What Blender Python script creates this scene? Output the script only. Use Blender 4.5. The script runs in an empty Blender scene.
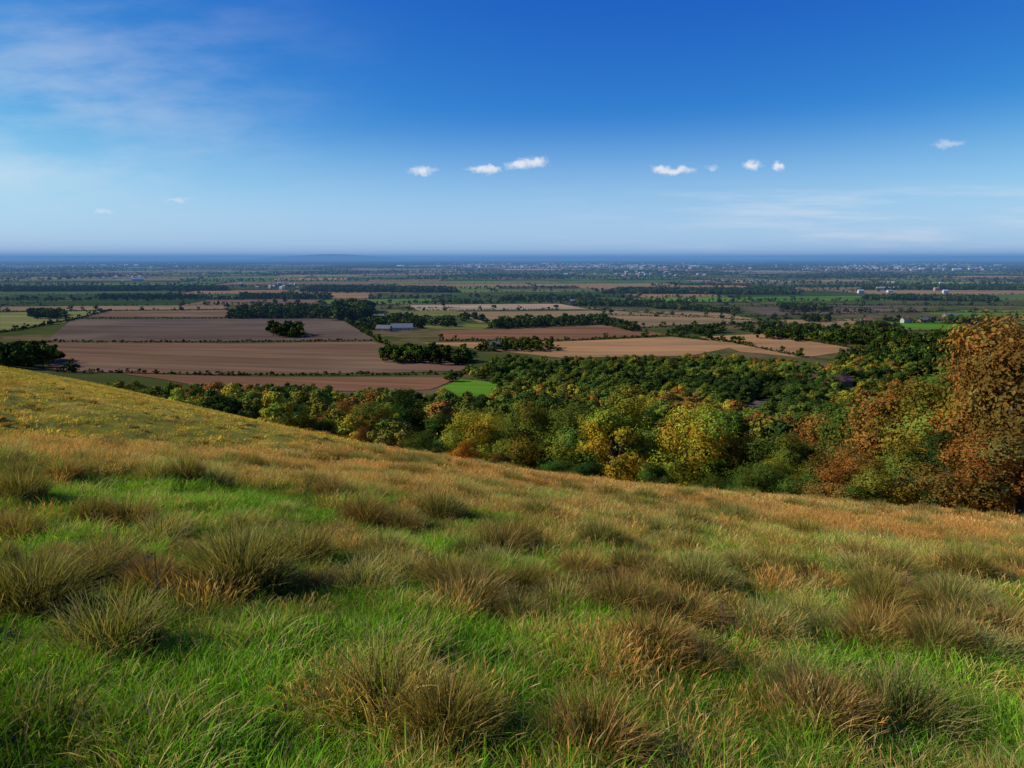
import bpy, math, random
import numpy as np
from mathutils import Vector
random.seed(7); rng=np.random.default_rng(11)
sc=bpy.context.scene
sc.view_settings.view_transform='Standard'; sc.view_settings.look='None'; sc.view_settings.exposure=0
F=740.0; TH=math.atan(126/F); CT,ST=math.cos(TH),math.sin(TH)

# ---------------------------------------------------------------- noise
def vnoise(x,y,seed=0):
    x=np.asarray(x,float); y=np.asarray(y,float)
    xi=np.floor(x).astype(np.int64); yi=np.floor(y).astype(np.int64)
    fx=x-xi; fy=y-yi; fx=fx*fx*(3-2*fx); fy=fy*fy*(3-2*fy)
    def h(a,b):
        n=(a*374761393+b*668265263+seed*1442695041)&0xffffffff
        n=((n^(n>>13))*1274126177)&0xffffffff
        return ((n^(n>>16))&0xffff)/65535.0
    a=h(xi,yi);b=h(xi+1,yi);c=h(xi,yi+1);d=h(xi+1,yi+1)
    return (a*(1-fx)+b*fx)*(1-fy)+(c*(1-fx)+d*fx)*fy
def fbm(x,y,seed=0,o=3):
    s=0;a=.5;t=0
    for i in range(o):
        s=s+a*vnoise(x*2**i,y*2**i,seed+i*7);t+=a;a*=.5
    return s/t
def sstep(a,b,x):
    t=np.clip((x-a)/(b-a),0,1);return t*t*(3-2*t)

# ---------------------------------------------------------------- terrain
SA,CA=math.sin(math.radians(29)),math.cos(math.radians(29))
def scoord(x,y): return x*SA+y*CA
def T(x,y):
    x=np.asarray(x,float);y=np.asarray(y,float)
    s=scoord(x,y)
    sn=np.clip(s,-60,79)
    z=-1.65-.21*sn-.0012*sn*sn
    z=np.where(s<-60,z-.066*(s+60),z)
    z=np.where(s>79,z-74.3*(1-np.exp(-np.maximum(s-79,0)/186)),z)
    r=np.hypot(x,y)
    yc=np.clip(y,0,75)
    # shallow coombe running down from the viewpoint
    z=z-.034*yc*np.exp(-((x-.06*yc)/(.36*yc+4))**2)*sstep(4,16,y)*(1-sstep(90,200,s))
    # hollow at the left, spur beyond it
    z=z-1.0*np.exp(-((x+15)/9)**2-((y-23)/11)**2)+1.5*np.exp(-((x+62)/26)**2-((y-88)/38)**2)
    near=np.exp(-(r/70)**2)
    z=z+near*((fbm(x*.35+9,y*.35,3)-.5)*.42*sstep(1,9,r)+(fbm(x*1.3,y*1.3,5)-.5)*.24)
    z=z+(fbm(x*.02+3,y*.02+5,8)-.5)*2.2*sstep(40,120,r)*(1-sstep(250,500,s))
    # distant low ridge
    z=z+265*np.exp(-((x+7900)/3000)**2-((y-33000)/1500)**2)+170*np.exp(-((x-2500)/9000)**2-((y-40000)/1500)**2)+190*np.exp(-((x+22000)/7000)**2-((y-38000)/1500)**2)+190*np.exp(-((x-24000)/8000)**2-((y-38000)/1500)**2)
    return z
def ground(px,py,t0=300.,t1=45000.):
    u=(px-512)/F;v=(384-py)/F
    dx,dy,dz=u,CT+v*ST,-ST+v*CT
    t=t0*np.exp(np.linspace(0,math.log(t1/t0),4000))
    g=np.nonzero(t*dz<T(t*dx,t*dy))[0]
    if len(g)==0: k=t1
    else: k=t[g[0]]
    return (k*dx,k*dy)
def project(x,y,z):
    d=y*CT-z*ST; return 512+F*x/d,384-F*(y*ST+z*CT)/d

def mesh_obj(name,verts,faces,mat=None,cols=None,link=True,smooth=False,matidx=None):
    me=bpy.data.meshes.new(name)
    me.from_pydata(verts.tolist() if hasattr(verts,'tolist') else verts,[],faces)
    if mat is not None:
        for m in (mat if isinstance(mat,(list,tuple)) else [mat]): me.materials.append(m)
    if matidx is not None: me.polygons.foreach_set('material_index',np.asarray(matidx,dtype=np.int32))
    if cols is not None:
        a=me.color_attributes.new('col','FLOAT_COLOR','POINT')
        c=np.ones((len(verts),4),np.float32);c[:,:3]=cols
        a.data.foreach_set('color',c.ravel())
    if smooth: me.polygons.foreach_set('use_smooth',[True]*len(me.polygons))
    me.update()
    o=bpy.data.objects.new(name,me)
    if link: sc.collection.objects.link(o)
    return o

# ---------------------------------------------------------------- materials
class NT:
    def __init__(s,nt): s.nt=nt; s.n=nt.nodes; s.l=nt.links
    def add(s,t,**k):
        n=s.n.new(t)
        for a,b in k.items(): setattr(n,a,b)
        return n
    def _set(s,sock,v):
        if isinstance(v,bpy.types.NodeSocket): s.l.new(v,sock)
        else: sock.default_value=v
    def math(s,op,a,b=0.,c=0.,clamp=False):
        n=s.add('ShaderNodeMath',operation=op,use_clamp=clamp)
        s._set(n.inputs[0],a);s._set(n.inputs[1],b)
        s._set(n.inputs[2],c);return n.outputs[0]
    def vm(s,op,a,b=None,c=None):
        n=s.add('ShaderNodeVectorMath',operation=op);s._set(n.inputs[0],a)
        if b is not None:s._set(n.inputs[1],b)
        if c is not None:s._set(n.inputs[2],c)
        return n.outputs['Value'] if op=='LENGTH' else n.outputs[0]
    def mix(s,f,a,b,mode='MIX'):
        n=s.add('ShaderNodeMixRGB',blend_type=mode)
        s._set(n.inputs[0],f)
        for i,v in ((1,a),(2,b)):
            if not isinstance(v,bpy.types.NodeSocket): v=(*v,1) if len(v)==3 else v
            s._set(n.inputs[i],v)
        return n.outputs[0]
    def noise(s,vec,scale,detail=3,rough=.55,o=0):
        n=s.add('ShaderNodeTexNoise');n.inputs['Scale'].default_value=scale
        n.inputs['Detail'].default_value=detail;n.inputs['Roughness'].default_value=rough
        if vec is not None: s.l.new(vec,n.inputs['Vector'])
        return n.outputs[o]
    def rng(s,v,a,b,c=0.,d=1.,smooth=True):
        n=s.add('ShaderNodeMapRange');
        if smooth:n.interpolation_type='SMOOTHSTEP'
        s._set(n.inputs[0],v)
        for i,q in enumerate((a,b,c,d)): n.inputs[i+1].default_value=q
        return n.outputs[0]
def newmat(name):
    m=bpy.data.materials.new(name);m.use_nodes=True;m.node_tree.nodes.clear();return m,NT(m.node_tree)
def out(N,sh,disp=None,vol=None):
    o=N.add('ShaderNodeOutputMaterial')
    if sh is not None:N.l.new(sh,o.inputs['Surface'])
    if vol is not None:N.l.new(vol,o.inputs['Volume'])
def simple(name,c,rough=.8,var=.15,scale=2.):
    m,N=newmat(name);tc=N.add('ShaderNodeTexCoord')
    nz=N.noise(tc.outputs['Object'],scale,4)
    c2=N.mix(nz,tuple(x*(1-var*2) for x in c),tuple(min(1,x*(1+var*2)) for x in c))
    p=N.add('ShaderNodeBsdfPrincipled');N.l.new(c2,p.inputs['Base Color']);p.inputs['Roughness'].default_value=rough
    out(N,p.outputs[0]);return m
def foliage(name,src,trans=.35):
    m,N=newmat(name)
    a=N.add('ShaderNodeAttribute',attribute_name='col').outputs['Color']
    if src=='INST':
        t=N.add('ShaderNodeAttribute',attribute_name='tint',attribute_type='INSTANCER').outputs['Color']
    else: t=N.add('ShaderNodeObjectInfo').outputs['Color']
    c=N.mix(1.,a,t,'MULTIPLY')
    d=N.add('ShaderNodeBsdfDiffuse');N.l.new(c,d.inputs[0])
    if trans<=0: out(N,d.outputs[0]);return m
    tr=N.add('ShaderNodeBsdfTranslucent');N.l.new(N.mix(1.,c,(1.2,1.1,.55),'MULTIPLY'),tr.inputs[0])
    mx=N.add('ShaderNodeMixShader');mx.inputs[0].default_value=trans
    N.l.new(d.outputs[0],mx.inputs[1]);N.l.new(tr.outputs[0],mx.inputs[2])
    out(N,mx.outputs[0]);return m
M_grass=foliage('grass_blades','INST',.36)
M_leafO=foliage('tree_leaves','OBJ',.25)
M_leafI=foliage('woodland_leaves','INST',0)
M_bark=simple('bark',(.07,.055,.04),.9)

# ground material
M_ground,N=newmat('ground_soil_grass')
geo=N.add('ShaderNodeNewGeometry');P=geo.outputs['Position']
sep=N.add('ShaderNodeSeparateXYZ');N.l.new(P,sep.inputs[0])
n1=N.noise(P,.6,4);n2=N.noise(P,5.,4);n3=N.noise(P,.06,4)
cg=N.mix(N.rng(n1,.38,.62),(.05,.10,.012),(.13,.12,.03))
cg=N.mix(N.rng(n2,.48,.7),cg,(.08,.06,.028))
cfar=N.mix(N.rng(n3,.35,.65),(.25,.22,.035),(.44,.31,.065))
cfar=N.mix(N.rng(n1,.46,.60),cfar,(.16,.15,.03))
ln=N.add('ShaderNodeVectorMath',operation='LENGTH');N.l.new(P,ln.inputs[0])
cg=N.mix(N.rng(ln.outputs['Value'],12.,45.),cg,cfar)
n5=N.noise(P,.004,4);n6=N.noise(P,.03,3);n7=N.noise(P,.0007,4)
cp=N.mix(N.rng(n5,.4,.6),(.06,.075,.02),(.14,.10,.05))
cp=N.mix(N.rng(n6,.4,.7),cp,(.05,.065,.018))
cp=N.mix(N.rng(ln.outputs['Value'],9000.,17000.),cp,N.mix(N.rng(n7,.45,.62),(.03,.045,.025),(.17,.15,.08)))
c=N.mix(N.rng(sep.outputs[2],-45.,-70.),cg,cp)
c=N.mix(N.rng(ln.outputs['Value'],20000.,26000.),c,(.05,.06,.04))
bp=N.add('ShaderNodeBump');bp.inputs['Distance'].default_value=.05;bp.inputs['Strength'].default_value=.8
N.l.new(n2,bp.inputs['Height'])
d=N.add('ShaderNodeBsdfDiffuse');N.l.new(c,d.inputs[0]);N.l.new(bp.outputs[0],d.inputs['Normal'])
out(N,d.outputs[0])

# field material
M_field,N=newmat('field_soil')
P=N.add('ShaderNodeNewGeometry').outputs['Position']
a=N.add('ShaderNodeAttribute',attribute_name='col').outputs['Color']
mp=N.add('ShaderNodeMapping');mp.inputs['Rotation'].default_value=(0,0,.25);mp.inputs['Scale'].default_value=(.12,1,1);N.l.new(P,mp.inputs[0])
nA=N.noise(mp.outputs[0],.035,6,.65);nB=N.noise(P,.006,4)
c=N.mix(N.rng(nA,.33,.68),N.mix(1.,a,(.68,.70,.72),'MULTIPLY'),N.mix(1.,a,(1.2,1.18,1.15),'MULTIPLY'))
c=N.mix(N.rng(nB,.5,.72,0,.35),c,(.25,.18,.11))
d=N.add('ShaderNodeBsdfDiffuse');N.l.new(c,d.inputs[0]);out(N,d.outputs[0])

# ---------------------------------------------------------------- ground mesh
ang=np.concatenate([np.arange(-50,50,.4),np.arange(50,310,5.)])
ang=np.radians(ang);na=len(ang)
rr=[.4]
while rr[-1]<60000: rr.append(rr[-1]*1.018)
rr=np.array(rr);nr=len(rr)
R,A=np.meshgrid(rr,ang,indexing='ij')
X=R*np.sin(A);Y=R*np.cos(A)
V=np.stack([X,Y,T(X,Y)],-1).reshape(-1,3)
V=np.vstack([V,[[0,0,float(T(0,0))]]])
i,j=np.meshgrid(np.arange(nr-1),np.arange(na),indexing='ij');j2=(j+1)%na
fc=np.stack([i*na+j,i*na+j2,(i+1)*na+j2,(i+1)*na+j],-1).reshape(-1,4)[:,::-1].tolist()
fc+=[[nr*na,(k+1)%na,k] for k in range(na)]
mesh_obj('ground',V,fc,M_ground,smooth=True)

# ---------------------------------------------------------------- fields
import bmesh
def field(name,poly,col,cuts=10,off=.3):
    bm=bmesh.new();vs=[bm.verts.new((x,y,0)) for x,y in poly];f=bm.faces.new(vs)
    bm.normal_update()
    if f.normal.z<0: bmesh.ops.reverse_faces(bm,faces=[f])
    bmesh.ops.triangulate(bm,faces=bm.faces[:])
    bmesh.ops.subdivide_edges(bm,edges=bm.edges[:],cuts=cuts,use_grid_fill=True)
    xs=np.array([v.co.x for v in bm.verts]);ys=np.array([v.co.y for v in bm.verts]);zs=T(xs,ys)+off
    for v,z in zip(bm.verts,zs): v.co.z=z
    me=bpy.data.meshes.new(name);bm.to_mesh(me);bm.free();me.materials.append(M_field)
    at=me.color_attributes.new('col','FLOAT_COLOR','POINT')
    at.data.foreach_set('color',np.tile([*col,1.],len(me.vertices)))
    o=bpy.data.objects.new(name,me);sc.collection.objects.link(o);return o
BR=(.185,.108,.064);DB=(.125,.088,.066);TAN=(.25,.170,.085);ORG=(.36,.20,.092);PINK=(.38,.27,.175);OLV=(.15,.16,.04);GRN=(.10,.22,.02);TG=(.20,.20,.06);DG=(.045,.075,.015);RB=(.21,.105,.056);PG=(.11,.17,.03)
HF=[('ploughed_field',[(72,319),(338,318),(378,340),(45,341)],DB),
('ploughed_field',[(30,343),(372,342),(398,349),(462,349),(470,371),(56,371)],BR),
('ploughed_field',[(120,374),(462,377),(430,390),(250,392)],RB),
('stubble_field',[(0,313),(108,311),(80,319),(62,323),(0,332)],TG),
('stubble_field',[(5,301),(222,299),(228,309),(0,311)],TAN),
('ploughed_field',[(112,311),(226,310),(240,317),(80,317)],BR),
('grass_field',[(376,311),(450,309),(470,316),(380,318)],OLV),
('ploughed_field',[(405,305),(560,304),(600,309),(420,311)],PINK),
('stubble_field',[(456,312),(600,311),(625,318),(480,323)],TAN),
('ploughed_field',[(440,331),(612,325),(668,335),(560,340),(440,340)],RB),
('stubble_field',[(420,343),(560,342),(672,337),(745,345),(690,356),(560,358),(470,348)],ORG),
('stubble_field',[(606,311),(720,313),(770,322),(640,327),(612,321)],TAN),
('stubble_field',[(700,337),(760,334),(862,349),(805,358),(740,352)],ORG),
('ploughed_field',[(740,308),(900,306),(940,312),(770,317)],DB),
('grass_field',[(885,322),(972,321),(958,330),(878,330)],GRN),
('grass_field',[(400,322),(500,325),(480,330),(395,328)],OLV),
('grass_field',[(905,311),(1060,310),(1080,318),(960,317)],PG),
('ploughed_field',[(775,320),(862,319),(880,326),(800,330)],TAN),
('grass_field',[(980,322),(1080,322),(1080,330),(990,331)],PG),
('grass_field',[(438,389),(462,379),(508,385),(492,397),(455,399)],GRN),
('grass_field',[(898,378),(935,374),(950,381),(905,388)],GRN),
('stubble_field',[(935,373),(988,365),(985,378),(955,381)],ORG),
('stubble_field',[(-160,301),(0,301),(0,310),(-160,311)],BR),
('ploughed_field',[(-220,318),(-4,316),(-4,335),(-220,340)],BR),
('grass_field',[(735,402),(775,399),(790,408),(745,412)],DB)]
for nm,pp,c in HF:
    field(nm,[ground(*p) for p in pp],c)
# distant patchwork (one object)
fv=[];ff=[];fcol=[];hedge=[]   # hedge: (x,y,height)
y=1660.
rot=math.radians(7)
def rotp(x,y): return (x*math.cos(rot)-(y-1600)*math.sin(rot),1600+x*math.sin(rot)+(y-1600)*math.cos(rot))
def hline(p,q,sp,h0,h1,gap=.1,jit=1.5):
    L=math.hypot(q[0]-p[0],q[1]-p[1]);n=max(2,int(L/sp))
    for k in range(n):
        if random.random()<gap: continue
        t=(k+random.random()*.8)/n
        hedge.append((p[0]+(q[0]-p[0])*t+random.gauss(0,jit),p[1]+(q[1]-p[1])*t+random.gauss(0,jit),random.uniform(h0,h1)))
pal=[BR,DB,TAN,TAN,ORG,PINK,OLV,GRN,TG,PG,DG,DG,(.1,.13,.04),(.09,.13,.03),DG,DG,(.05,.07,.02)]
while y<17000:
    dy=random.uniform(130,260)*(1+y/6000)
    x=-1.05*y-400
    while x<1.05*y+400:
        dx=random.uniform(180,560)*(1+y/7000)
        P4=[rotp(x+random.uniform(-20,20),y),rotp(x+dx-8,y+random.uniform(-8,8)),rotp(x+dx-8+random.uniform(-20,20),y+dy-8),rotp(x,y+dy-8)]
        c=random.choice(pal);m=random.uniform(.7,1.05)
        b=len(fv)
        for q in P4: fv.append((q[0],q[1],float(T(*q))+.4));fcol.append([k*m for k in c])
        ff.append([b,b+1,b+2,b+3])
        sp=6+y/450
        tall=random.random()
        if random.random()<.9: hline(P4[0],P4[1],sp,3 if tall<.5 else 8,7 if tall<.4 else 15,.06)
        if random.random()<.6: hline(P4[0],P4[3],sp,3,9,.15)
        x+=dx
    y+=dy
mesh_obj('distant_farm_fields',np.array(fv),ff,M_field,np.array(fcol))

# ---------------------------------------------------------------- instancing
def instancer(name,pts,coll,rotz,scl,idx,tint,tilt=None):
    n=len(pts);me=bpy.data.meshes.new(name);me.vertices.add(n)
    me.vertices.foreach_set('co',np.asarray(pts,np.float32).ravel())
    a=me.attributes.new('rot','FLOAT_VECTOR','POINT');r=np.zeros((n,3),np.float32);r[:,2]=rotz
    if tilt is not None:r[:,0]=tilt
    a.data.foreach_set('vector',r.ravel())
    a=me.attributes.new('scl','FLOAT_VECTOR','POINT');a.data.foreach_set('vector',np.asarray(scl,np.float32).ravel())
    a=me.attributes.new('idx','INT','POINT');a.data.foreach_set('value',np.asarray(idx,np.int32))
    a=me.attributes.new('tint','FLOAT_COLOR','POINT');c=np.ones((n,4),np.float32);c[:,:3]=tint;a.data.foreach_set('color',c.ravel())
    o=bpy.data.objects.new(name,me);sc.collection.objects.link(o)
    g=bpy.data.node_groups.new(name+'_nodes','GeometryNodeTree')
    g.interface.new_socket('Geometry',in_out='INPUT',socket_type='NodeSocketGeometry')
    g.interface.new_socket('Geometry',in_out='OUTPUT',socket_type='NodeSocketGeometry')
    nn=g.nodes;gi=nn.new('NodeGroupInput');go=nn.new('NodeGroupOutput')
    ci=nn.new('GeometryNodeCollectionInfo');ci.inputs['Collection'].default_value=coll
    ci.inputs['Separate Children'].default_value=True;ci.inputs['Reset Children'].default_value=True
    ip=nn.new('GeometryNodeInstanceOnPoints');ip.inputs['Pick Instance'].default_value=True
    def na(nm,dt):
        k=nn.new('GeometryNodeInputNamedAttribute');k.data_type=dt;k.inputs['Name'].default_value=nm
        return [s for s in k.outputs if s.enabled][0]
    er=nn.new('FunctionNodeEulerToRotation')
    L=g.links
    L.new(gi.outputs[0],ip.inputs['Points']);L.new(ci.outputs[0],ip.inputs['Instance'])
    L.new(na('idx','INT'),ip.inputs['Instance Index']);L.new(na('rot','FLOAT_VECTOR'),er.inputs[0]);L.new(er.outputs[0],ip.inputs['Rotation'])
    L.new(na('scl','FLOAT_VECTOR'),ip.inputs['Scale']);L.new(ip.outputs[0],go.inputs[0])
    md=o.modifiers.new('scatter','NODES');md.node_group=g
    return o

# ---------------------------------------------------------------- trees
def tube(V,Fc,p0,p1,r0,r1,n=6,bend=None):
    p0=np.array(p0,float);p1=np.array(p1,float);d=p1-p0
    up=np.array([0,0,1.]) if abs(d[2])<.9*np.linalg.norm(d) else np.array([1.,0,0])
    a=np.cross(d,up);a/=np.linalg.norm(a);b=np.cross(d,a);b/=np.linalg.norm(b)
    S=4;base=len(V)
    off=(rng.normal(size=3)*np.linalg.norm(d)*.05)
    for k in range(S+1):
        t=k/S;c=p0+d*t+off*math.sin(math.pi*t);r=r0+(r1-r0)*t
        for q in range(n):
            w=2*math.pi*q/n;V.append(c+a*r*math.cos(w)+b*r*math.sin(w))
    for k in range(S):
        for q in range(n):
            Fc.append([base+k*n+q,base+k*n+(q+1)%n,base+(k+1)*n+(q+1)%n,base+(k+1)*n+q])
def make_tree(name,H,R,nleaf,ls,nlobe,mat,seed,z0=.22,conic=0.,limbs=True,hue=.16,rough=0.):
    g=np.random.default_rng(seed)
    V=[];Fc=[]
    top=np.array([g.normal()*.03*H,g.normal()*.03*H,H*.55])
    tube(V,Fc,(0,0,-.5),top,H*.03,H*.015,7)
    lob=[]
    zc=H*(z0+1)/2*1.0;rz=H*(1-z0)/2
    for k in range(nlobe):
        while True:
            p=g.uniform(-1,1,3)
            if .4<np.linalg.norm(p)<1: break
        w=1-conic*max(0,p[2])
        c=np.array([p[0]*R*.82*w,p[1]*R*.82*w,zc+p[2]*rz*.82])
        lob.append((c,R*g.uniform(.17,.36)))
        if limbs:
            st=top*g.uniform(.45,1.);tube(V,Fc,st,c,H*.011,H*.003,5)
    nb=len(Fc)
    V=np.array(V);bc=np.ones((len(V),3))
    sz=np.array([l[1]**2 for l in lob]);sz/=sz.sum()
    li=g.choice(nlobe,nleaf,p=sz)
    C=np.array([l[0] for l in lob])[li];RR=np.array([l[1] for l in lob])[li]
    d=g.normal(size=(nleaf,3));d/=np.linalg.norm(d,axis=1)[:,None]
    rad=RR*(.5+.55*g.random(nleaf)**.5)*(1+.25*np.sin(d[:,0]*5+li)*np.sin(d[:,1]*6+li*2))
    # twig sprays: leaves gathered along short shoots pushing out of each lobe
    ns=nlobe*14;sd=g.normal(size=(ns,3));sd/=np.linalg.norm(sd,axis=1)[:,None]
    spray=g.random(nleaf)<rough
    si=g.integers(0,14,nleaf)+li*14
    d=np.where(spray[:,None],sd[si]+g.normal(size=(nleaf,3))*.13,d)
    rad=np.where(spray,RR*(.9+.55*g.random(nleaf)),rad)
    p=C+d*rad[:,None]*np.array([1,1,.8])
    p[:,2]=np.maximum(p[:,2],H*z0*.5+.1*H*g.random(nleaf)*z0)
    ctr=np.array([0,0,zc]);dc=(p-ctr);dc/=np.linalg.norm(dc,axis=1)[:,None]+1e-6
    nm=d*1.0+dc*.35+g.normal(size=(nleaf,3))*.36+np.array([0,0,.1]);nm/=np.linalg.norm(nm,axis=1)[:,None]
    t=np.cross(nm,g.normal(size=(nleaf,3)));t/=np.linalg.norm(t,axis=1)[:,None];b=np.cross(nm,t)
    s=ls*g.uniform(.5,1.25,nleaf)[:,None];
    LV=np.stack([p-t*s*.5,p+b*s*.32+nm*s*.08,p+t*s*.5,p-b*s*.32+nm*s*.08],1).reshape(-1,3)
    lobv=g.uniform(.7,1.3,nlobe)[li];val=lobv*g.uniform(.75,1.25,nleaf)
    lh=g.normal(size=nlobe)[li]*hue+g.normal(size=nleaf)*hue*.6
    col=np.stack([val*(1+lh*.7),val*(1-lh*.12),val*(1-lh*.3)],1);col=np.clip(col,.15,2.2)
    n0=len(V)
    Vall=np.vstack([V,LV]);cols=np.vstack([bc,np.repeat(col,4,0)])
    q=(n0+np.arange(nleaf*4)).reshape(-1,4).tolist()
    return mesh_obj(name,Vall,Fc+q,[M_bark,mat],cols,link=False,matidx=[0]*nb+[1]*nleaf)

near=[make_tree('n%d'%k,12,[5.2,4.6,5.6,4.2,5.0][k],24000,.25,[36,30,40,28,34][k],M_leafO,100+k,z0=[.1,.12,.08,.1,.06][k],conic=[.2,.35,.1,.3,.2][k],hue=.28,rough=.28) for k in range(5)]
mid=bpy.data.collections.new('woodland_trees')
for k in range(6):
    mid.objects.link(make_tree('m%d'%k,12,[5.,4.4,5.4,3.8,4.8,4.5][k],4000,.58,[18,15,20,13,16,17][k],M_leafI,200+k,z0=.08,conic=[.2,.4,.1,.3,.2,.5][k],limbs=False,hue=.2,rough=.12))
far=bpy.data.collections.new('distant_trees')
for k in range(5):
    far.objects.link(make_tree('f%d'%k,12,[6.,5.4,6.4,5,5.8][k],300,1.9,9,M_leafI,300+k,z0=.02,conic=.15,limbs=False))

G_D=(.040,.066,.014);G_M=(.080,.118,.018);G_O=(.175,.165,.024);G_Y=(.34,.29,.03);G_R=(.40,.17,.022);G_B=(.25,.125,.028);G_G=(.135,.172,.024)
def azx(px,y,py=430):
    u=(px-512)/F;v=(384-py)/F;return u/(CT+v*ST)*y
named=[ # bearing px, distance, height, width factor, colour, kind
(372,150,12,1.2,G_O,'oak_tree'),(402,138,14,1.1,G_D,'oak_tree'),(345,165,11,1.2,G_B,'hawthorn_tree'),(440,135,11.5,1.2,G_M,'oak_tree'),
(478,118,12,1.3,G_Y,'oak_tree'),(508,128,13,1.2,G_O,'ash_tree'),(540,110,14,1.3,G_O,'ash_tree'),(580,106,14.5,1.2,G_G,'oak_tree'),
(622,95,15.2,1.2,G_Y,'ash_tree'),(655,112,13.5,1.1,G_G,'oak_tree'),(700,92,15.2,1.2,G_Y,'ash_tree'),(745,94,14,1.05,G_D,'oak_tree'),
(772,86,11,1.2,G_M,'oak_tree'),(795,74,9.2,1.2,G_O,'hawthorn_tree'),(835,78,13.8,1.1,G_B,'hawthorn_tree'),(868,70,13,1.1,G_M,'beech_tree'),
(905,66,14.2,1.2,G_B,'beech_tree'),(948,60,13.4,1.2,G_O,'beech_tree'),(985,57,12.8,1.2,G_R,'beech_tree'),(1028,50,16.4,1.0,G_B,'beech_tree'),
(1060,52,14,1.1,G_B,'beech_tree'),(1105,55,14,1.1,G_O,'oak_tree'),(930,80,15,1,G_M,'oak_tree'),(880,88,15,1,G_O,'oak_tree'),(980,74,15.5,1,G_M,'oak_tree'),
(1150,60,14,1.1,G_G,'oak_tree')]
taken=[]
for k,(px,y,h,w,c,nm) in enumerate(named):
    src=near[k%5];o=bpy.data.objects.new(nm,src.data);sc.collection.objects.link(o)
    x=azx(px,y);z=float(T(x,y));o.location=(x,y,z-.2)
    s=h/12;o.scale=(s*w,s*w,s);o.rotation_euler=(0,0,random.uniform(0,6.28))
    o.color=(*c,1);taken.append((x,y,4.5*s*w))
shr=[(462,98,5,G_R),(500,96,4.5,G_B),(560,92,5,G_M),(425,112,6,G_M),(392,122,6,G_D),(360,125,5,G_B),(655,82,5.5,G_M),(590,86,5,G_D),(735,76,4.5,G_D),(762,66,5,G_M),(815,60,5,G_M),(780,70,6,G_Y),(325,140,6,G_M),(715,74,4,G_M),(850,58,6,G_B),(900,52,6,G_O),(950,50,7,G_D),(1000,46,7,G_B)]
for k,(px,y,h,c) in enumerate(shr):
    o=bpy.data.objects.new('hawthorn_bush',near[(k*2+1)%5].data);sc.collection.objects.link(o)
    x=azx(px,y);o.location=(x,y,float(T(x,y))-.4);s=h/12;o.scale=(s*1.5,s*1.5,s);o.rotation_euler=(0,0,k*1.3);o.color=(*c,1);taken.append((x,y,3))

TLx=[-200,0,60,100,200,300,400,436,450,500,520,560,600,650,700,760,820,870,900,1024,1300]
TLy=[381,381,379,376,375,379,383,386,366,352,350,352,353,351,349,352,358,349,352,345,340]
gx,gy=np.meshgrid(np.arange(-520,760,8.6),np.arange(80,780,8.6))
wx=(gx+rng.uniform(-4,4,gx.shape)).ravel();wy=(gy+rng.uniform(-4,4,gx.shape)).ravel()
h=7+10.5*rng.random(wx.shape)**1.2;wz=T(wx,wy)
px,pt=project(wx,wy,wz+h);_,pb=project(wx,wy,wz)
s=scoord(wx,wy)
ok=(pt>np.interp(px,TLx,TLy)+rng.uniform(0,3,wx.shape))&(s>92)&(px>-250)&(px<1300)
def inpoly(x,y,poly):
    r=np.zeros(x.shape,bool);n=len(poly)
    for a in range(n):
        x1,y1=poly[a];x2,y2=poly[(a+1)%n]
        c=((y1>y)!=(y2>y));r^=c&(x<(x2-x1)*(y-y1)/((y2-y1) if y2!=y1 else 1e-9)+x1)
    return r
clear=[HF[k][1] for k in (19,20,21,24,10,12)]
for poly in clear:
    ok&=~inpoly(px,pb,poly)&~inpoly(px,(pb+pt)/2,poly)
ok&=(fbm(wx*.012,wy*.012,21)>.30)|(s<200)
for (tx,ty,tr) in taken: ok&=np.hypot(wx-tx,wy-ty)>tr
ok&=~((px<90)&(s<110))
wx,wy,wz,h,s=wx[ok],wy[ok],wz[ok],h[ok],s[ok];n=len(wx);pxk=px[ok]
pal3=np.array([G_D,G_M,G_O,G_G,G_Y,G_R,G_B])
fn=fbm(wx*.02,wy*.02,33)+rng.normal(size=n)*.13
ci=np.select([fn<.34,fn<.48,fn<.58,fn<.71,fn<.78,fn<.83],[0,1,3,2,4,6],5)
u_=rng.random(n)
ci=np.where((s<200)&(u_<.3),2,ci);ci=np.where((s<230)&(pxk<400)&(u_>.72),6,ci);ci=np.where((s<230)&(pxk<400)&(u_>.9),4,ci)
tint=pal3[ci]*rng.uniform(.75,1.35,(n,1))
sc3=np.stack([h/12*rng.uniform(1.1,1.45,n)]*2+[h/12],1)
instancer('woodland',np.stack([wx,wy,wz-.3],1),mid,rng.uniform(0,6.28,n),sc3,rng.integers(0,6,n),tint)
print('woodland',n)

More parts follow.
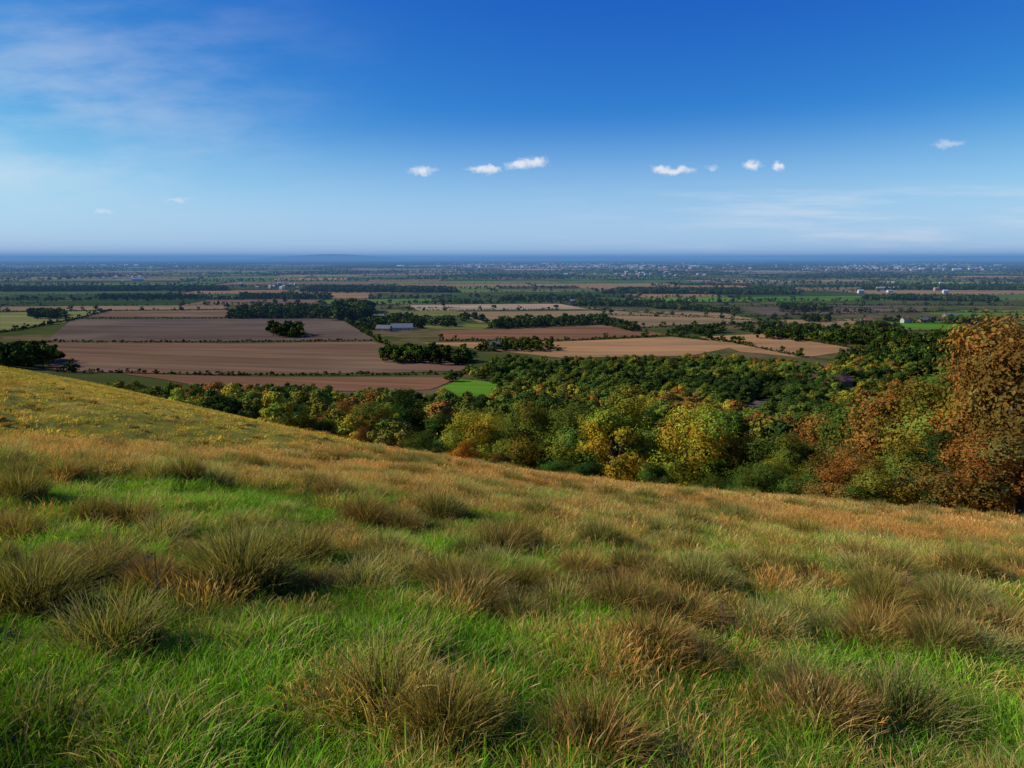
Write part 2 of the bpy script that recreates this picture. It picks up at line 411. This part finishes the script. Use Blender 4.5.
# plain: copses and hedgerows
def copse(poly,h0,h1,sp=9):
    pg=[ground(*p) for p in poly];xs=[p[0] for p in pg];ys=[p[1] for p in pg]
    X,Y=np.meshgrid(np.arange(min(xs),max(xs),sp),np.arange(min(ys),max(ys),sp))
    X=(X+rng.uniform(-sp/2,sp/2,X.shape)).ravel();Y=(Y+rng.uniform(-sp/2,sp/2,Y.shape)).ravel()
    m=inpoly(X,Y,pg)&(fbm(X/60,Y/60,55)>.3)
    for x,y in zip(X[m],Y[m]): hedge.append((x,y,random.uniform(h0,h1)))
C=[([(-60,369),(0,369),(52,366),(56,360),(20,355),(-60,357)],13,19),
([(228,319),(335,319),(345,313),(300,309),(240,311)],8,17),([(332,321),(368,320),(372,311),(340,309)],17,26),
([(272,338),(300,338),(300,333),(274,333)],14,20),([(26,319),(66,319),(64,314),(30,314)],11,15),
([(380,363),(462,366),(470,360),(430,355),(384,356)],9,17),([(358,331),(455,327),(452,322),(400,320),(360,324)],7,14),
([(488,330),(600,325),(638,333),(636,329),(600,320),(500,323)],8,16),
([(672,335),(752,333),(750,329),(680,330)],7,14),([(750,338),(850,346),(900,346),(880,334),(800,330),(755,331)],8,16),
([(862,372),(900,374),(990,362),(1100,362),(1100,335),(960,336),(880,345)],9,18),
([(960,336),(1100,336),(1100,330),(985,331)],9,13),([(570,306),(680,308),(690,305),(590,303)],9,14),
([(835,372),(870,372),(880,352),(850,352)],10,15),([(470,352),(560,352),(545,346),(500,345)],8,13),([(650,309),(735,314),(740,311),(660,306)],9,12),
([(780,310),(830,312),(825,307),(780,306)],9,13),([(388,322),(412,322),(412,318),(388,318)],10,14),
([(850,332),(905,338),(900,330),(860,326)],9,14),([(-200,330),(-40,326),(-40,320),(-200,322)],9,14),
([(800,322),(830,323),(826,319),(802,319)],9,14),([(940,324),(1000,326),(996,320),(945,320)],9,14),([(460,322),(486,323),(484,318),(462,318)],8,13),
([(240,299),(330,300),(330,297),(240,296)],10,14),([(860,300),(1000,302),(990,298),(870,297)],9,13),([(90,299),(200,299),(190,297),(100,297)],9,13),([(500,301),(600,301),(590,298),(510,298)],9,13),
([(0,292),(230,291),(220,288),(0,289)],10,15),([(300,292),(460,293),(450,289),(310,288)],10,15),([(600,294),(800,295),(790,291),(620,290)],10,15),([(860,290),(1100,291),(1100,287),(870,287)],10,15)]
for p,a,b in C: copse(p,a,b)
HL=[((66,322),(112,310)),((45,342),(378,341)),((338,317),(382,343)),((0,333),(72,320)),((0,312),(226,310)),((226,309),(238,318)),((72,319),(338,318)),((378,342),(400,349)),
((400,311),(560,310)),((600,310),(770,322)),((560,304),(600,311)),((612,321),(640,328)),((640,328),(780,323)),((668,336),(752,345)),((700,336),(805,358)),((760,333),(862,350)),
((440,341),(560,341)),((560,341),(670,336)),((470,316),(490,324)),((376,318),(470,317)),((740,317),(960,311)),((770,318),(800,330)),((862,319),(885,330)),((880,331),(1100,333)),((885,321),(1100,321)),((960,318),(1100,319)),
((56,372),(130,373)),((130,373),(470,374)),((230,303),(400,306)),((0,300),(400,299)),((400,302),(760,303)),((760,305),(1100,306)),((462,349),(470,372)),((50,343),(30,343)),((902,376),(955,373)),((-200,340),(0,338)),
((770,319),(990,325)),((780,312),(1100,313)),((600,315),(700,318)),((380,309),(460,308)),((610,304),(900,309))]
for k,(a,b) in enumerate(HL):
    a=ground(*a);b=ground(*b)
    hline(a,b,2.6,1.8,4.6,.03,.6)
    if k in (1,6,27): continue
    hline(a,b,16,6,13,.5,1.2)
n=130000
yy=1700+ (rng.random(n)**.75)*30000;xx=rng.uniform(-1,1,n)*(yy*.95+300)
f=fbm(xx/900+5,yy/1300,44,3);thr=.585-.12*sstep(3000,9000,yy)
m=f>thr
for x,y in zip(xx[m],yy[m]): hedge.append((x,y,random.uniform(9,15)))
hd=np.array(hedge);n=len(hd);print('plain trees',n)
hz=T(hd[:,0],hd[:,1]);k=hd[:,2]/12
pc=pal3[np.select([rng.random(n)<.5,rng.random(n)<.55,rng.random(n)<.6],[0,1,3],2)]*rng.uniform(.4,.9,(n,1))
big=np.where(hd[:,1]>3500,1.5,1.)*(1+1.4*sstep(7000,18000,hd[:,1]))
kk=np.maximum(k,.3)
instancer('distant_trees_and_hedgerows',np.stack([hd[:,0],hd[:,1],hz-.3],1),far,rng.uniform(0,6.28,n),np.stack([kk*big*rng.uniform(.9,1.3,n),kk*big*rng.uniform(.9,1.3,n),k*(1+.3*(big>2))],1),rng.integers(0,5,n),pc)

# ---------------------------------------------------------------- buildings
M_brick=simple('brick',(.26,.12,.08),.85,.12,3);M_roof=simple('roof_tiles',(.18,.075,.055),.8,.15,3);M_slate=simple('slate',(.12,.125,.14),.7)
M_white=simple('white_render',(.38,.36,.32),.8,.04);M_glass=simple('window_glass',(.03,.035,.04),.2);M_metal=simple('barn_sheet',(.16,.17,.18),.7,.05)
def box(bm,x0,x1,y0,y1,z0,z1):
    v=[bm.verts.new(p) for p in [(x0,y0,z0),(x1,y0,z0),(x1,y1,z0),(x0,y1,z0),(x0,y0,z1),(x1,y0,z1),(x1,y1,z1),(x0,y1,z1)]]
    for f in [(0,3,2,1),(4,5,6,7),(0,1,5,4),(1,2,6,5),(2,3,7,6),(3,0,4,7)]: bm.faces.new([v[i] for i in f])
def part(nm,parent,mat,fn):
    bm=bmesh.new();fn(bm);me=bpy.data.meshes.new(nm);bm.to_mesh(me);bm.free();me.materials.append(mat)
    o=bpy.data.objects.new(nm,me);sc.collection.objects.link(o);o.parent=parent;return o
def house(name,x,y,w,d,h,rz,mw,mr,zoff=0,chim=True):
    e=bpy.data.objects.new(name,None);sc.collection.objects.link(e);e.location=(x,y,float(T(x,y))+zoff);e.rotation_euler=(0,0,rz)
    rh=d*.42
    def walls(bm):
        box(bm,-w/2,w/2,-d/2,d/2,-3,h)
        for sx in(-1,1):
            v=[bm.verts.new(p) for p in [(sx*w/2,-d/2,h),(sx*w/2,d/2,h),(sx*w/2,0,h+rh)]];bm.faces.new(v)
    def roof(bm):
        o=.4
        for sy in(-1,1):
            v=[bm.verts.new(p) for p in [(-w/2-o,sy*(d/2+o),h-.25),(w/2+o,sy*(d/2+o),h-.25),(w/2+o,0,h+rh+.12),(-w/2-o,0,h+rh+.12)]]
            bm.faces.new(v)
        
    part('walls',e,mw,walls);r=part('roof',e,mr,roof);so=r.modifiers.new('thick','SOLIDIFY');so.thickness=.15
    def win(bm):
        n=max(2,int(w/3.5))
        for fl in range(max(1,int(h/2.6))):
            for k in range(n):
                cx=-w/2+w*(k+.5)/n
                for sy in(-1,1):
                    if fl==0 and k==n//2 and sy==-1: continue
                    yy=sy*(d/2+.01);box(bm,cx-.5,cx+.5,yy-.03,yy+.03,.9+fl*2.6,2.1+fl*2.6)
    part('windows',e,M_glass,win)
    def door(bm): 
        n=max(2,int(w/3.5));cx=-w/2+w*(n//2+.5)/n;box(bm,cx-.5,cx+.5,-d/2-.05,-d/2+.02,0,2.05)
    part('door',e,M_white,door)
    if chim: part('chimney',e,mw,lambda bm:box(bm,w*.3,w*.3+.9,-.45,.45,h+rh*.3,h+rh+1.1))
for (px,py,w,d,hh,mw,mr,nm,ch,rz) in [(838,391,17,9,6,M_brick,M_roof,'brick_house',True,.3),(815,388,10,8,5,M_brick,M_roof,'brick_house',True,.1),(402,330,30,12,4,M_white,M_metal,'farm_barn',False,.1),(384,331,20,10,4,M_brick,M_slate,'farm_barn',False,-.2),
 (905,323,12,8,5,M_white,M_roof,'farmhouse',True,.3),(925,322,20,9,4,M_brick,M_slate,'farm_barn',False,.1),(868,324,12,9,6,M_brick,M_roof,'brick_house',True,-.2),(352,309,18,9,4,M_white,M_slate,'farm_barn',False,.1),
 (950,318,22,10,4,M_brick,M_metal,'farm_barn',False,.1),(495,349,14,8,5,M_white,M_slate,'farmhouse',True,.2),(575,303,22,10,4,M_brick,M_metal,'farm_barn',False,.0)]:
    x,y=ground(px,py);house(nm,x,y,w,d,hh,rz,mw,mr,0 if py<380 else 2,ch)
tv=[];tf=[];tc=[]
def tb(x,y,w,d,h,c):
    z=float(T(x,y));b=len(tv);r=random.uniform(-.5,.5);cr,sr=math.cos(r),math.sin(r)
    for (a,q,k) in [(-w/2,-d/2,0),(w/2,-d/2,0),(w/2,d/2,0),(-w/2,d/2,0),(-w/2,-d/2,h),(w/2,-d/2,h),(w/2,d/2,h),(-w/2,d/2,h),(-w/2,0,h+d*.35),(w/2,0,h+d*.35)]:
        tv.append((x+a*cr-q*sr,y+a*sr+q*cr,z+k));tc.append(c)
    for f in [(0,1,5,4),(1,2,6,5),(2,3,7,6),(3,0,4,7),(4,5,9,8),(6,7,8,9),(5,6,9),(7,4,8)]: tf.append([b+i for i in f])
for (px0,px1,py0,py1,n,sb) in [(420,720,264,269,300,1.6),(20,200,263,268,80,1.4),(800,1010,264,271,170,1.5),(240,330,283,290,12,1),(850,960,284,294,14,1),(90,160,276,283,14,1),(560,700,272,277,30,1.2)]:
    for _ in range(n):
        x,y=ground(random.gauss((px0+px1)/2,(px1-px0)/4),random.uniform(py0,py1))
        big=random.random()<.07
        tb(x,y,sb*(random.uniform(25,60) if big else random.uniform(9,18)),sb*(random.uniform(10,20) if big else 8),sb*random.uniform(5,9),random.choice([(.5,.48,.44),(.4,.24,.18),(.5,.48,.46),(.4,.4,.4),(.3,.28,.26)]))
M_town,N=newmat('town_walls');a=N.add('ShaderNodeAttribute',attribute_name='col').outputs['Color']
d=N.add('ShaderNodeBsdfDiffuse');N.l.new(a,d.inputs[0]);out(N,d.outputs[0])
mesh_obj('distant_town_buildings',np.array(tv),tf,M_town,np.array(tc))

# ---------------------------------------------------------------- grass
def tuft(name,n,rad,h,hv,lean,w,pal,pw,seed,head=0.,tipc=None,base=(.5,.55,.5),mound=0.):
    g=np.random.default_rng(seed)
    a=g.uniform(0,2*np.pi,n);r=rad*np.sqrt(g.random(n))
    root=np.stack([r*np.cos(a),r*np.sin(a),np.full(n,-.03)],1)
    da=a+g.normal(size=n)*.9;D=np.stack([np.cos(da),np.sin(da),0*da],1)
    hh=h*(1-hv*g.random(n))*(1-mound*(r/rad)**2);ln=lean*(.25+.75*g.random(n))*(.5+.5*r/rad)*1.2
    tl=[0,.35,.68,.88,1.];wl=np.array([1.,.9,.7,.42,0.]) if head==0 else np.array([.5,.4,.35,head,0.])
    sa=g.uniform(0,np.pi*2,n);S=np.stack([np.cos(sa),np.sin(sa),0*sa],1)
    ww=(w*g.uniform(.6,1.3,n))[:,None]
    pal=np.array(pal);c=pal[g.choice(len(pal),n,p=pw)]*g.uniform(.7,1.3,(n,1))
    tip=np.array(tipc) if tipc is not None else None
    Vs=[];Cs=[]
    for t,k in zip(tl,wl):
        p=root+D*(hh*ln*t**1.8)[:,None]+np.stack([0*hh,0*hh,hh*(t-.35*np.minimum(ln,1.3)*t**2.2)],1)
        cc=c*(np.array(base)*(1-t)+t)  # darker at the root: real dark bases plus shade put into the colour
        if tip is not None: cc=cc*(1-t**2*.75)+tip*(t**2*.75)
        if k>0: Vs+= [p-S*ww*k*.5,p+S*ww*k*.5];Cs+=[cc,cc]
        else: Vs.append(p);Cs.append(cc)
    V=np.stack(Vs,1).reshape(-1,3);C=np.stack(Cs,1).reshape(-1,3)
    fs=[]
    for b in range(0,n*9,9):
        fs+=[[b,b+1,b+3,b+2],[b+2,b+3,b+5,b+4],[b+4,b+5,b+7,b+6],[b+6,b+7,b+8]]
    return mesh_obj(name,V,fs,M_grass,C,link=False)
gg=(.145,.36,.018);g2=(.28,.48,.03);ol=(.24,.24,.04);st=(.72,.53,.20);s2=(.52,.33,.10);go=(.80,.43,.11);dk=(.05,.09,.012);rd=(.52,.24,.075)
GC=bpy.data.collections.new('grass_tufts')
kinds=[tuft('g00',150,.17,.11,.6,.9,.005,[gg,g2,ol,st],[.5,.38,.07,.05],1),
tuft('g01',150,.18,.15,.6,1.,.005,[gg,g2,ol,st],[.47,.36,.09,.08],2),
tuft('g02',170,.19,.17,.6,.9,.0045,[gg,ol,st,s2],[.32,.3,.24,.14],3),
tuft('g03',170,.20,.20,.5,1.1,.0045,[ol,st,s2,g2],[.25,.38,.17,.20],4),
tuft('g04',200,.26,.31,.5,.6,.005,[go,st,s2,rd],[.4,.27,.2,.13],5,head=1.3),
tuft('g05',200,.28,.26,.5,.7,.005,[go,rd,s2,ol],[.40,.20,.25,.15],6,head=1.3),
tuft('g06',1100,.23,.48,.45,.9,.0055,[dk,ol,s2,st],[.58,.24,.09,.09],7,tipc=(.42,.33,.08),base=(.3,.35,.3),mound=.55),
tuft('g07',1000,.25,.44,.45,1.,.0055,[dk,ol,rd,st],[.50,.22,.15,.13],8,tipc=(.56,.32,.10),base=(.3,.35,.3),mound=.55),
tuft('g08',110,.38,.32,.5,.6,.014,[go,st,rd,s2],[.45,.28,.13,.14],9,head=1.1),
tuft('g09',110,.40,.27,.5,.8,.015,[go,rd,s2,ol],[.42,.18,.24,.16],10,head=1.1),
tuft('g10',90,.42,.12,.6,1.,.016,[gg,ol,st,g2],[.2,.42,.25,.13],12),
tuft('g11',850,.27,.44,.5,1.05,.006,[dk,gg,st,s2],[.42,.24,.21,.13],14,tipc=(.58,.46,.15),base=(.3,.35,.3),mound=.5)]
for k in kinds: GC.objects.link(k)
pts=[];RZ=[];SC=[];ID=[];TI=[];TL=[]
def addg(x,y,idx,scl,tint,sz=None,sink=0.):
    n=len(x);pts.append(np.stack([x,y,T(x,y)-sink],1));RZ.append(rng.uniform(0,6.28,n));ID.append(idx)
    q=np.stack([scl,scl,scl*(1 if sz is None else sz)],1);SC.append(q);TI.append(tint);TL.append(rng.normal(size=n)*.08)
def wedge(n,r0,r1,a0=-47,a1=47):
    r=np.sqrt(rng.uniform(r0*r0,r1*r1,n));a=np.radians(rng.uniform(a0,a1,n));return r*np.sin(a),r*np.cos(a)
def gold(x,y):
    r=scoord(x,y)*.6+y*.45
    f=fbm(x*.45,y*.45,61)
    return np.clip(sstep(7.5,13.,r)+(f-.56)*1.6*(1-.6*sstep(12,20,r)),0,1),f
def short(x,y):
    bx=-11.5+ (y-14)*.27+2.0*(fbm(x*.2,y*.2,70)-.5)
    return sstep(0,3.5,bx-x)*sstep(12,17,y)
def tintv(n,a=.15): 
    v=rng.uniform(1-a,1+a,(n,1));w=rng.normal(size=(n,1))*.06
    return np.concatenate([v*(1+w),v,v*(1-w)],1)
for (r0,r1,dn) in [(1.2,5,85),(5,11,58),(11,20,20)]:
    area=math.radians(94)/2*(r1*r1-r0*r0);n=int(area*dn)
    x,y=wedge(n,r0,r1);g,f=gold(x,y)
    u=rng.random(n)
    idx=np.where(u>g*.7+.05,rng.integers(0,2,n),rng.integers(2,4,n))
    lush=sstep(.2,.65,fbm(x*.8+4,y*.8,77))
    t=tintv(n)*(np.array([[1.,1.,1.]])*(.5+.8*lush)[:,None])
    addg(x,y,idx,rng.uniform(.6,1.3,n)*(1+.25*(r0>=11))*(.65+.6*fbm(x*1.5,y*1.5,12)),t)
n=1500;x,y=wedge(n,1.5,14);m=rng.random(n)<.04+.9*sstep(.48,.64,fbm(x*.8,y*.8,90))*(.55+.45*sstep(-2,2,x));x,y=x[m],y[m];n=len(x)
addg(x,y,rng.integers(2,6,n),rng.uniform(.6,1.,n),tintv(n))
for (r0,r1,dn,c) in [(5,12,15,(4,6)),(12,24,15,(4,6)),(22,60,8,(8,10))]:
    area=math.radians(94)/2*(r1*r1-r0*r0);n=int(area*dn);x,y=wedge(n,r0,r1);g,f=gold(x,y)
    dens=sstep(.3,.62,fbm(x*.5,y*.5,95))
    m=(rng.random(n)<g*(.2+1.0*dens))&(rng.random(n)>short(x,y)*.97);x,y,dens=x[m],y[m],dens[m];n=len(x)
    pn=fbm(x*.12,y*.12,99)[:,None]
    t=tintv(n)*np.where(pn>.5,np.array([[1.05,.95,.88]]),np.array([[1.,1.03,1.]]))
    addg(x,y,rng.integers(c[0],c[1],n),rng.uniform(.6,1.,n)*(.7+.5*dens),t)
n=18000;x,y=wedge(n,13,110,-47,30);sh=short(x,y);m=(rng.random(n)<.22+.75*sh)&(scoord(x,y)<85);x,y=x[m],y[m];n=len(x)
pn=sstep(.35,.65,fbm(x*.05+y*.06,y*.22-x*.18,101))[:,None]
t=tintv(n,.3)*(np.array([[2.3,1.6,1.2]])*(pn)+np.array([[1.4,1.15,1.]])*(1-pn))
addg(x,y,np.full(n,10),rng.uniform(.6,1.4,n),t,np.full(n,.8))
# a few tussocks on the flank too
n=500;x,y=wedge(n,18,75,-47,0);m=short(x,y)>.5;x,y=x[m],y[m];n=len(x)
addg(x,y,rng.choice([6,7],n),rng.uniform(.4,.9,n),tintv(n),np.full(n,.6))
for (n,r0,r1,s0,s1) in [(1000,8,42,.6,1.25),(200,2.7,8.5,.45,.95)]:
    x,y=wedge(n,r0,r1);m=(rng.random(n)<sstep(.38,.6,fbm(x*.5+7,y*.5,111)))&(short(x,y)<.3);x,y=x[m],y[m];n=len(x)
    addg(x,y,rng.choice([6,7,11],n),rng.uniform(s0,s1,n)*(1+.35*sstep(10,25,y)),tintv(n),rng.uniform(.75,1.05,n))
hand=[(240,590,1.5,6),(300,565,1.1,6),(30,612,1.2,6),(105,650,1.1,11),(130,528,1.1,7),(185,480,1.2,6),(365,522,1.2,7),(438,520,1.3,6),(470,610,1.1,7),(600,545,1.0,6),(500,555,1.1,7),(770,578,1.1,6),(650,655,1.0,7),
(900,725,1.1,11),(820,720,.9,7),(385,720,1.15,11),(590,760,1.0,7),(1000,640,1.,7),(965,575,1.1,6),(860,565,1.2,7),(690,530,1.2,6),(700,600,1.1,6),(540,520,1.1,6),(60,480,1.1,7),(250,470,1.3,6),(330,495,1.1,7),(620,610,1.,7),(800,700,.8,6),(940,650,1.,7),(1015,575,1.1,6),(445,740,.9,6),(20,500,1.1,6),(760,640,.9,11)]
hx=[];hy=[];hs=[];hi=[]
for px,py,s_,k in hand:
    x,y=ground(px,py,1.5,80);hx.append(x);hy.append(y);hs.append(s_);hi.append(k)
    if y>4.5:
        for _ in range(2):
            hx.append(x+random.uniform(-.6,.6));hy.append(y+random.uniform(-.3,.6));hs.append(s_*random.uniform(.55,.85));hi.append(random.choice([6,7,11]))
hx,hy=np.array(hx),np.array(hy);n=len(hx)
addg(hx,hy,np.array(hi),np.array(hs)*.98,tintv(n)*.9,np.full(n,1.1))
pts=np.vstack(pts);n=len(pts);print('grass',n)
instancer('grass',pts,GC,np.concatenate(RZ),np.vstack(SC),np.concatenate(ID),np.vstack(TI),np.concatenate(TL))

M_stalk=simple('dry_stalk',(.13,.085,.04),.9)
def stalk(name,px,py,h,seed):
    x,y=ground(px,py,1.5,60);g=np.random.default_rng(seed);V=[];Fc=[]
    tube(V,Fc,(0,0,0),(g.normal()*.03,g.normal()*.03,h),.005,.0025,5)
    for k in range(14):
        z=h*g.uniform(.3,1.);a=g.uniform(0,6.28);L=g.uniform(.02,.07)*(1.3-z/h)
        e=(math.cos(a)*L,math.sin(a)*L,z+L*1.2);tube(V,Fc,(0,0,z),e,.002,.0012,4)
        for q in range(4):
            d=g.normal(size=3)*.010;b=len(V);ee=np.array(e)
            V+= [ee,ee+d,ee+d+g.normal(size=3)*.01];Fc.append([b,b+1,b+2])
    o=mesh_obj(name,np.array(V),Fc,M_stalk);o.location=(x,y,float(T(x,y)));return o
stalk('dead_thistle',157,622,.46,1);stalk('dead_thistle',722,640,.32,5);stalk('dock_stalk',905,600,.33,6)

# ---------------------------------------------------------------- haze box over the plain: blue emission stands in for scattered light
bm=bmesh.new();box(bm,-45000,45000,900,45000,-140,95);me=bpy.data.meshes.new('haze');bmesh.ops.recalc_face_normals(bm,faces=bm.faces[:]);bm.to_mesh(me);bm.free()
M_h,N=newmat('emissive_air')
dens=1/12500
ab=N.add('ShaderNodeVolumeAbsorption');ab.inputs['Color'].default_value=(0,0,0,1);ab.inputs['Density'].default_value=dens
em=N.add('ShaderNodeEmission');em.inputs[0].default_value=(.105,.25,.52,1);em.inputs[1].default_value=dens
ad=N.add('ShaderNodeAddShader');N.l.new(ab.outputs[0],ad.inputs[0]);N.l.new(em.outputs[0],ad.inputs[1]);out(N,None,vol=ad.outputs[0])
me.materials.append(M_h);o=bpy.data.objects.new('emissive_haze',me);sc.collection.objects.link(o)

# ---------------------------------------------------------------- world + sun
EL=math.radians(31);AZ=math.radians(-88)
w=bpy.data.worlds.new('World');sc.world=w;w.use_nodes=True;w.node_tree.nodes.clear();N=NT(w.node_tree)
sky=N.add('ShaderNodeTexSky',sky_type='NISHITA');sky.sun_disc=False;sky.sun_elevation=EL;sky.sun_rotation=AZ%(2*math.pi)
sky.altitude=150;sky.air_density=1.;sky.dust_density=.4;sky.ozone_density=4.
tc=N.add('ShaderNodeTexCoord').outputs['Generated'];sp=N.add('ShaderNodeSeparateXYZ');N.l.new(tc,sp.inputs[0])
yy=N.math('MAXIMUM',sp.outputs[1],.02)
W=N.math('DIVIDE',sp.outputs[2],yy);U=N.math('DIVIDE',sp.outputs[0],yy)
cb=N.add('ShaderNodeCombineXYZ');N.l.new(U,cb.inputs[0]);N.l.new(W,cb.inputs[1]);uv=cb.outputs[0]
sc_=N.add('ShaderNodeSeparateColor');N.l.new(sky.outputs[0],sc_.inputs[0])
def grade(ch,ref,target,gm):
    v=N.math('MINIMUM',N.math('DIVIDE',sc_.outputs[ch],ref),1.75)
    return N.math('MULTIPLY',N.math('POWER',v,gm),target)
cc=N.add('ShaderNodeCombineColor')
N.l.new(grade(0,3.76,1.75,2.2),cc.inputs[0]);N.l.new(grade(1,4.56,3.9,1.6),cc.inputs[1]);N.l.new(grade(1,4.56,7.6,.5),cc.inputs[2])
col=N.mix(N.rng(sp.outputs[2],.19,.0,0,.8),cc.outputs[0],(4.6,6.6,8.4))
nzc=N.noise(uv,60.,4,.65,o=1)
uvw=N.vm('MULTIPLY_ADD',nzc,(.034,.020,0),uv)
def uvp(px,py):
    u=(px-512)/F;v=(384-py)/F;y=CT+v*ST;return u/y,(-ST+v*CT)/y
def group(lst):
    mn=None
    for (px,py,a,b) in lst:
        u0,v0=uvp(px,py);sx=F/(a*1.2);sy=F/(b*1.2)
        e=N.vm('LENGTH',N.vm('MULTIPLY_ADD',uvw,(sx,sy,0),(-(u0+.017)*sx,-(v0+.010)*sy,0)))
        mn=e if mn is None else N.math('MINIMUM',mn,e)
    return mn
g1=N.rng(group([(423,171,11,3.6),(485,170,16,3.2),(519,165,11,4.),(534,162,13,4.6),(674,171,17,3.4),(662,169,9,3.6),(752,165,9,4.),(778,166,5,5.)]),1.2,.2,0,.92)
g2_=N.rng(group([(711,168,6,2.2),(949,143,13,4.),(104,212,9,2.4),(178,200,13,2.2)]),1.2,.1,0,.45)
mp=N.add('ShaderNodeMapping');mp.inputs['Scale'].default_value=(1.6,6.,1);mp.inputs['Rotation'].default_value=(0,0,-.12);N.l.new(uv,mp.inputs[0])
cz=N.noise(mp.outputs[0],2.2,5,.6)
ci=N.math('MULTIPLY',N.rng(cz,.34,.75,0,.38),N.math('MULTIPLY',N.rng(U,-.1,-.62),N.math('MULTIPLY',N.rng(W,.42,.2),N.rng(W,.03,.12))))
mp2=N.add('ShaderNodeMapping');mp2.inputs['Scale'].default_value=(2.2,26.,1);mp2.inputs['Rotation'].default_value=(0,0,.03);N.l.new(uv,mp2.inputs[0])
cz2=N.noise(mp2.outputs[0],2.,4,.6)
st2=N.math('MULTIPLY',N.rng(cz2,.42,.68,0,.40),N.math('MULTIPLY',N.rng(U,-.1,.5),N.math('MULTIPLY',N.rng(W,.105,.07),N.rng(W,-.01,.02))))
allm=N.math('MULTIPLY',N.math('MAXIMUM',N.math('MAXIMUM',g1,g2_),N.math('MAXIMUM',ci,st2)),N.math('GREATER_THAN',sp.outputs[1],.02))
col=N.mix(allm,col,(7.8,8.1,8.8))
bg=N.add('ShaderNodeBackground');N.l.new(col,bg.inputs[0]);bg.inputs[1].default_value=.10
ow=N.add('ShaderNodeOutputWorld');N.l.new(bg.outputs[0],ow.inputs[0])
ld=bpy.data.lights.new('sun','SUN');ld.energy=5.;ld.angle=math.radians(.5);ld.color=(1,.94,.80)
lo=bpy.data.objects.new('sun',ld);sc.collection.objects.link(lo)
D=Vector((math.sin(AZ)*math.cos(EL),math.cos(AZ)*math.cos(EL),math.sin(EL)))
lo.rotation_euler=D.to_track_quat('Z','Y').to_euler()
cd=bpy.data.cameras.new('camera');cd.sensor_width=36;cd.lens=F/1024*36;cd.clip_start=.05;cd.clip_end=120000
co=bpy.data.objects.new('camera',cd);sc.collection.objects.link(co);co.rotation_euler=(math.pi/2-TH,0,0);sc.camera=co
